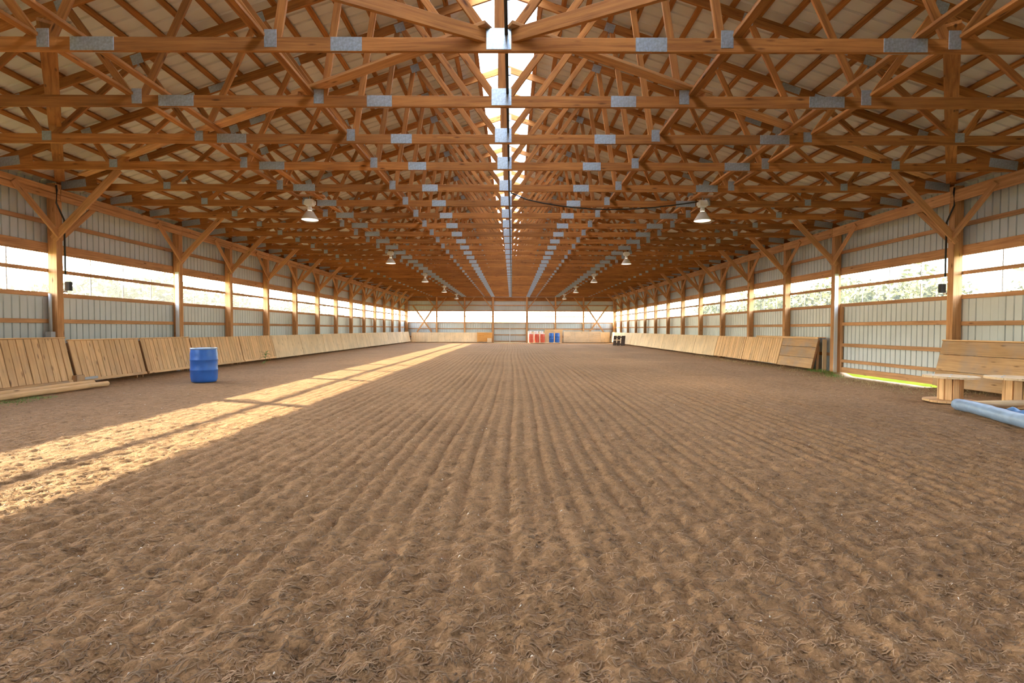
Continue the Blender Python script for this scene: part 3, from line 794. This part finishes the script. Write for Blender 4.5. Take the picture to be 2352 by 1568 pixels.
# ------------------------------------------------------------------ drums
def drum(name, loc, r, h, mat, lid, label, group=None, lidmat='rim'):
    t = thing(name, loc, label, 'drum', group)
    def rib(z): return [(r * .985, z - .02), (r * 1.012, z - .008), (r * 1.012, z + .008), (r * .985, z + .02)]
    prof = [(r * .86, 0), (r * .91, .012), (r * .955, .06), (r * .985, .14)] + rib(h * .36) + rib(h * .66) + [(r * .985, h * .84), (r * .95, h * .94), (r * .925, h * .972), (r * .925, h)]
    v, f = lathe(prof, 36); link('body', mesh_from('body', v, f, mat, True), t)
    v, f = lathe([(r * .925, h * .968), (r * .975, h * .972), (r * .98, h * .99), (r * .965, h + .006), (r * .90, h + .008), (r * .89, h - .012), (r * .5, h - .014), (r * .02, h - .014)], 36)
    link('lid', mesh_from('lid', v, f, M[lidmat], True), t)
    for a in (.6, .6 + math.pi):
        v, f = lathe([(.035, 0), (.035, .018), (.028, .022)], 12)
        o = link('bung', mesh_from('bung', v, f, M['black'], True), t); o.matrix_basis = Matrix.Translation((r * .6 * math.cos(a), r * .6 * math.sin(a), h - .014))
    return t
drum('plastic_drum', (-6.88, 11.25, .0), .275, .765, M['blue'], True, 'large blue plastic drum standing on the sand near the left kickboards')
for i, (x, y, lab) in enumerate(((1.72, 41.0, 'leftmost'), (2.22, 41.15, 'middle'), (2.68, 41.1, 'rightmost'))):
    drum('plastic_drum', (x, y, .10), .19, .72, M['red'], True, 'orange-red drum at the far end, %s of three in a row' % lab, 'red drums at the far end', 'white_plastic')
for i, (x, y, lab) in enumerate(((3.42, 41.2, 'left'), (3.92, 41.25, 'right'))):
    drum('plastic_drum', (x, y, .10), .20, .78, M['blue'], True, 'small blue drum at the far end, %s one of the two' % lab, 'blue drums at the far end', 'blue')
t = thing('low_plank', (2.8, 41.1, 0), 'low plank platform under the red and blue drums', 'platform')
for k in range(3): block('plank', t, (1.45, 40.82 + k * .22, .06), (4.25, 41.02 + k * .22, .095), M['ply'])
for x in (1.6, 2.8, 4.05): block('bearer', t, (x, 40.85, 0), (x + .09, 41.44, .058), M['kick'])
for i, (x, z0, w) in enumerate(((1.62, .86, .3), (2.15, .90, .34), (2.62, .86, .24))):
    t = thing('white_bucket', (x, 41.60, .0), 'white plastic tub standing behind the red drums, %s of three' % ('left', 'middle', 'right')[i], 'tub', 'white tubs behind the drums')
    v, f = lathe([(w * .42, .10), (w * .5, .95), (w * .52, .97), (w * .52, 1.0), (w * .46, 1.0), (w * .4, .6)], 20)
    link('shell', mesh_from('shell', v, f, M['white_plastic'], True), t)
    v, f = lathe([(w * .53, 1.0), (w * .54, 1.02), (w * .3, 1.03)], 20); link('lid', mesh_from('lid', v, f, M['white_plastic'], True), t)

# dark pallet leaning on the right kickboard
t = thing('pallet', (8.0, 36.4, 0), 'dark slatted pallet leaning on the far right kickboard', 'pallet')
def lean(u, w_, o=0.0): return Vector((7.60 + .62 * u + .10 * w_, 36.5 - .36 * u + .22 * w_ - o, .03 + .70 * w_))
for u, w in ((.17, .24), (.57, .24), (1.03, .30)): board('plank', t, lean(u, 0), lean(u, 1), w, .03, M['darkwood'], (.36, .62, 0))
board('batten', t, lean(0, .55, .035), lean(.80, .55, .035), .02, .06, M['pale'], (0, .2, 1))
for w_ in (.15, .85): board('bearer', t, lean(.02, w_, -.05), lean(1.22, w_, -.05), .05, .08, M['darkwood'], (0, .2, 1))

# ------------------------------------------------------------------ spool tables
def spool(loc, r, h, label, rz):
    t = thing('spool_table', loc, label, 'table', 'cable spool tables', rz)
    PW = parent_world(t)
    def disc(nm, z, rr, mat):
        o = thing_part(nm, t, z)
        n = 6; w = 2 * rr / n
        for i in range(n):                                  # planks cut to a circle
            a = -rr + i * w + .003; b = -rr + (i + 1) * w - .003; v = []; K = 7
            for k in range(K + 1):
                x = a + (b - a) * k / K; v.append((math.sqrt(max(0, rr * rr - x * x)), x))
            for k in range(K, -1, -1):
                x = a + (b - a) * k / K; v.append((-math.sqrt(max(0, rr * rr - x * x)), x))
            m_ = len(v); jit = random.uniform(-.002, .002)
            vv = [(p[0], p[1], jit) for p in v] + [(p[0], p[1], .032 + jit) for p in v]
            ff = [tuple(range(m_))[::-1], tuple(range(m_, 2 * m_))] + [(k, (k + 1) % m_, m_ + (k + 1) % m_, m_ + k) for k in range(m_)]
            link('plank', mesh_from('plank', vv, ff, mat), o)
        return o
    def thing_part(nm, par, z):
        o = D.objects.new(nm, None); COL.objects.link(o); o.parent = par; o.matrix_basis = Matrix.Translation((0, 0, z)); return o
    disc('base_disc', .012, r * .98, M['kick']); disc('top_disc', h - .034, r, M['pale'])
    rc = r * .40; n = 10; seg = 2 * rc * math.sin(math.pi / n)
    for i in range(n):
        a = 2 * math.pi * (i + .5) / n; c = Vector((rc * math.cos(a), rc * math.sin(a), 0))
        p0 = PW @ (c + Vector((0, 0, .045))); p1 = PW @ (c + Vector((0, 0, h - .036)))
        nr = PW.to_3x3() @ c.normalized()
        board('stave', t, p0, p1, seg - .006, .03, M['kick'], nr)
    v, f = lathe([(rc * .3, .045), (rc * .3, h - .036)], 12); link('core', mesh_from('core', v, f, M['girt']), t)
    for k in range(4):
        a = k * math.pi / 2 + .4; v, f = lathe([(.016, h - .003), (.016, h + .004), (.01, h + .006)], 8)
        o = link('bolt', mesh_from('bolt', v, f, M['galv']), t); o.matrix_basis = Matrix.Translation((r * .6 * math.cos(a), r * .6 * math.sin(a), 0))
    return t
spool((7.47, 8.24, .015), .37, .445, 'round cable spool table by the right door with its whole top in view', .4)
spool((8.08, 7.73, .015), .40, .47, 'round pale cable spool table cut off by the right edge of view', 1.1)

# poles, vinyl roll and tarp on the ground
v, f = tube([(6.98, 7.46, .09), (7.7, 7.475, .105), (8.45, 7.49, .115)], .055, 14)
FL = lambda x, y: float(floor_h(x, y))
t = tag(link('wooden_pole', mesh_from('wooden_pole', v, f, M['pale'], True)), 'peeled cream wooden pole lying in front of the spool tables', 'pole')
pts = []; n = 22
for k in range(n):
    a = k / (n - 1); pts.append((6.93 - .62 * a + .03 * math.sin(5 * a), 7.50 - 2.1 * a, .092 + .006 * math.sin(9 * a)))
v, f = tube(pts, .088, 18)
r = np.random.default_rng(2); v = [(a + r.normal(0, .0025), b, c + r.normal(0, .0025)) for a, b, c in v]
t = thing('vinyl_roll', (6.9, 7.4, .1), 'blue-grey vinyl-covered roll lying on the sand in front of the spools', 'roll')
link('cover', mesh_from('cover', v, f, M['bluegrey'], True), t, Matrix.Identity(4))
v, f = tube([(6.93, 7.497, .092), (6.925, 7.53, .092)], .066, 16)
link('core_end', mesh_from('core_end', v, f, M['pale'], True), t, Matrix.Identity(4))
nu, nv = 40, 26; vv = []; ff = []
for j in range(nv):
    for i in range(nu):
        a = i / (nu - 1); b = j / (nv - 1)
        x = 6.98 + 1.15 * a + .1 * b + .10 * (1 - b) * 0; y = 7.14 - .95 * a * .55 - .55 * b + .02 * math.sin(a * 12)
        e = min(1, 5 * min(a, 1 - a, b, 1 - b))
        z = .03 + e * (.075 + .035 * math.sin(a * 17 + b * 9) * math.cos(b * 13) + .02 * math.sin(a * 41 + b * 5))
        vv.append((x, y, z))
for j in range(nv - 1):
    for i in range(nu - 1): ff.append((j * nu + i, (j + 1) * nu + i, (j + 1) * nu + i + 1, j * nu + i + 1))
m_ = len(vv); vv += [(a, b, .012) for a, b, c in vv]; ff += [tuple(m_ + q for q in reversed(p)) for p in ff]
edge = [i for i in range(nu)] + [j * nu + nu - 1 for j in range(1, nv)] + [(nv - 1) * nu + i for i in range(nu - 2, -1, -1)] + [j * nu for j in range(nv - 2, 0, -1)]
for k in range(len(edge)):
    p, q = edge[k], edge[(k + 1) % len(edge)]; ff.append((p, q, m_ + q, m_ + p))
tag(link('folded_tarp', mesh_from('folded_tarp', vv, ff, M['tarp'], True)), 'crumpled bright blue tarp between the cream pole and the vinyl roll', 'tarp')

# rails on the ground at the left
for i, (x, z, y1, r_, lab, mt) in enumerate(((-8.25, .07, 10.22, .052, 'nearest the sand', 'kick'), (-8.40, .115, 10.06, .046, 'in the middle', 'kick'), (-8.53, .15, 9.62, .042, 'greyed and tight against the kickboard', 'weathered'))):
    pts = [(x, 6.9 + (y1 - 6.9) * k / 8, z + .004 * math.sin(k * 2 + i)) for k in range(9)]
    v, f = tube(pts, r_, 10)
    vv = [(a, b, c) for a, b, c in v]
    o = link('ground_pole', mesh_from('ground_pole', [(b - 8.5, -(a - x), c - z) for a, b, c in vv], f, M[mt], True), None,
             Matrix(((0, -1, 0, x), (1, 0, 0, 8.5), (0, 0, 1, z), (0, 0, 0, 1))))
    tag(o, 'wooden ground pole lying along the left kickboards, the one ' + lab, 'pole', 'ground poles at the left')
t = thing('hinge_block', (-8.55, 9.9, .1), 'grey wooden block at the foot of the joint between the first two left kickboards', 'block')
block('block', t, (-8.60, 9.80, .06), (-8.50, 9.98, .27), M['weathered']); block('hook', t, (-8.53, 9.98, .17), (-8.50, 10.30, .22), M['grey_pvc'])

# ------------------------------------------------------------------ weeds, straw and grass at the edges
def blades(name, n, fx, mat, hmin, hmax, wid, seed, lean_=.5):
    r = random.Random(seed); v = []; f = []
    for _ in range(n):
        x, y = fx(r); z = FL(x, y) - .006; a = r.uniform(0, 2 * math.pi); h = r.uniform(hmin, hmax); l = h * r.uniform(.2, lean_ * 2); w = wid * r.uniform(.6, 1.3)
        dx, dy = math.cos(a), math.sin(a); b0 = len(v)
        for k, (u, ww) in enumerate(((0, 1), (.5, .8), (1, .1))):
            cx = x + dx * l * u * u; cy = y + dy * l * u * u; cz = z + h * (u - .25 * u * u * lean_)
            v += [(cx - dy * w * ww, cy + dx * w * ww, cz), (cx + dy * w * ww, cy - dx * w * ww, cz + .001)]
        f += [(b0, b0 + 1, b0 + 3, b0 + 2), (b0 + 2, b0 + 3, b0 + 5, b0 + 4)]
    return mesh_from(name, v, f, mat)
def stuff(name, me, label): return tag(link(name, me), label, 'grass', None, 'stuff')
stuff('grass', blades('grass', 900, lambda r: (r.gauss(-8.05, .14), r.uniform(7.2, 8.7)), M['weed'], .012, .05, .004, 1, .9), 'patch of short green grass on the sand beside the left ground poles')
stuff('straw', blades('straw', 1100, lambda r: (r.uniform(7.6, 8.9) if r.random() < .7 else min(8.85, r.gauss(8.6, .2)), r.uniform(8.7, 13.4)), M['straw'], .02, .10, .004, 2, 1.2), 'thin dry straw and grass in front of the right door')
stuff('grass', blades('grass', 500, lambda r: (min(8.9, r.gauss(8.75, .12)), r.uniform(13.0, 14.3)), M['weed'], .03, .12, .005, 3, .8), 'green tufts at the foot of the second right post')
stuff('grass', blades('grass', 700, lambda r: (r.gauss(8.35, .12), r.uniform(14, 22)), M['straw'], .03, .12, .004, 4, .9), 'dry grass tufts under the right kickboards')
def weed(x, y, label, n=16, hh=.4):
    z = FL(x, y); t = thing('leafy_weed', (x, y, z), label, 'plant'); r = random.Random(5)
    v, f = tube([(x, y, z - .01), (x + .02, y, z + hh * .5), (x + .05, y + .03, z + hh)], .006, 6); link('stem', mesh_from('stem', v, f, M['weed'], True), t, Matrix.Identity(4))
    for i in range(n):
        a = r.uniform(0, 6.28); e = r.uniform(-.1, .7); L_ = r.uniform(.12, .26); zz = z + hh * r.uniform(.1, .95)
        d = Vector((math.cos(a) * math.cos(e), math.sin(a) * math.cos(e), math.sin(e))); sd = Vector((-math.sin(a), math.cos(a), 0)); up = d.cross(sd)
        o = Vector((x + .02, y, zz)); v = []
        for u, w_ in ((0, .1), (.3, 1), (.65, .8), (1, .05)):
            c = o + d * L_ * u - Vector((0, 0, .25 * L_ * u * u)); v += [tuple(c + sd * .028 * w_ + up * 0), tuple(c - Vector((0, 0, .006))), tuple(c - sd * .028 * w_)]
        f = []
        for k in range(3):
            for q in range(2): f.append((k * 3 + q, k * 3 + q + 1, k * 3 + q + 4, k * 3 + q + 3))
        link('leaf', mesh_from('leaf', v, f, M['weed']), t, Matrix.Identity(4))
weed(-8.32, 16.9, 'green leafy weed growing at the foot of the left kickboards')

# ------------------------------------------------------------------ trees outside
def tree_mesh(seed, h, rad, n, mat):
    r = np.random.default_rng(seed); v = []; f = []
    cl = [(r.normal(0, rad * .45), r.normal(0, rad * .45), r.uniform(.12 * h, .88 * h), r.uniform(.5, .95) * rad * .55) for _ in range(26)]
    for i in range(n):
        c = cl[i % len(cl)]; d = r.normal(0, 1, 3); d /= np.linalg.norm(d); p = np.array(c[:3]) + d * c[3] * (r.random() ** .35); p[2] = max(.15, p[2])
        a = r.normal(0, 1, 3); a /= np.linalg.norm(a); b = np.cross(a, r.normal(0, 1, 3)); b /= np.linalg.norm(b); s = r.uniform(.14, .27)
        k = len(v); v += [tuple(p - a * s), tuple(p + b * s * .45), tuple(p + a * s), tuple(p - b * s * .45)]; f.append((k, k + 1, k + 2, k + 3))
    return mesh_from('foliage', v, f, mat)
def trunk_mesh(seed, h):
    r = random.Random(seed); v, f = tube([(0, 0, -.2), (r.uniform(-.1, .1), 0, h * .4), (r.uniform(-.2, .2), r.uniform(-.2, .2), h * .8)], .14, 8, [1, .7, .3]); return mesh_from('trunk', v, f, M['bark'], True)
FOL = {'left': [tree_mesh(s, 4.6, 2.3, 4200, M['leaf_left']) for s in (1, 2)], 'right': [tree_mesh(s, 5.0, 2.6, 4200, M['leaf_right']) for s in (3, 4)]}
TRK = [trunk_mesh(1, 4.6), trunk_mesh(2, 5.6)]
r = random.Random(11)
def tree(x, y, side, k, sc, label, group):
    t = thing('leafy_tree', (x, y, -.12), label, 'tree', group); t.matrix_basis = t.matrix_basis @ Matrix.Rotation(r.uniform(0, 6.28), 4, 'Z') @ Matrix.Scale(sc, 4)
    link('foliage', FOL[side][k % 2], t); link('trunk', TRK[0 if side == 'left' else 1], t)
for k in range(11):
    tree(-24 + r.uniform(-1.5, 1.5), 13 + k * 4.6, 'left', k, r.uniform(.85, 1.08), 'pale yellow-green tree seen through the left windows', 'trees beyond the left windows')
for k in range(11):
    tree(27 + r.uniform(-1.5, 1.5), 15 + k * 5.2, 'right', k, r.uniform(.85, 1.12), 'hazy olive-green tree seen through the right windows', 'trees beyond the right windows')
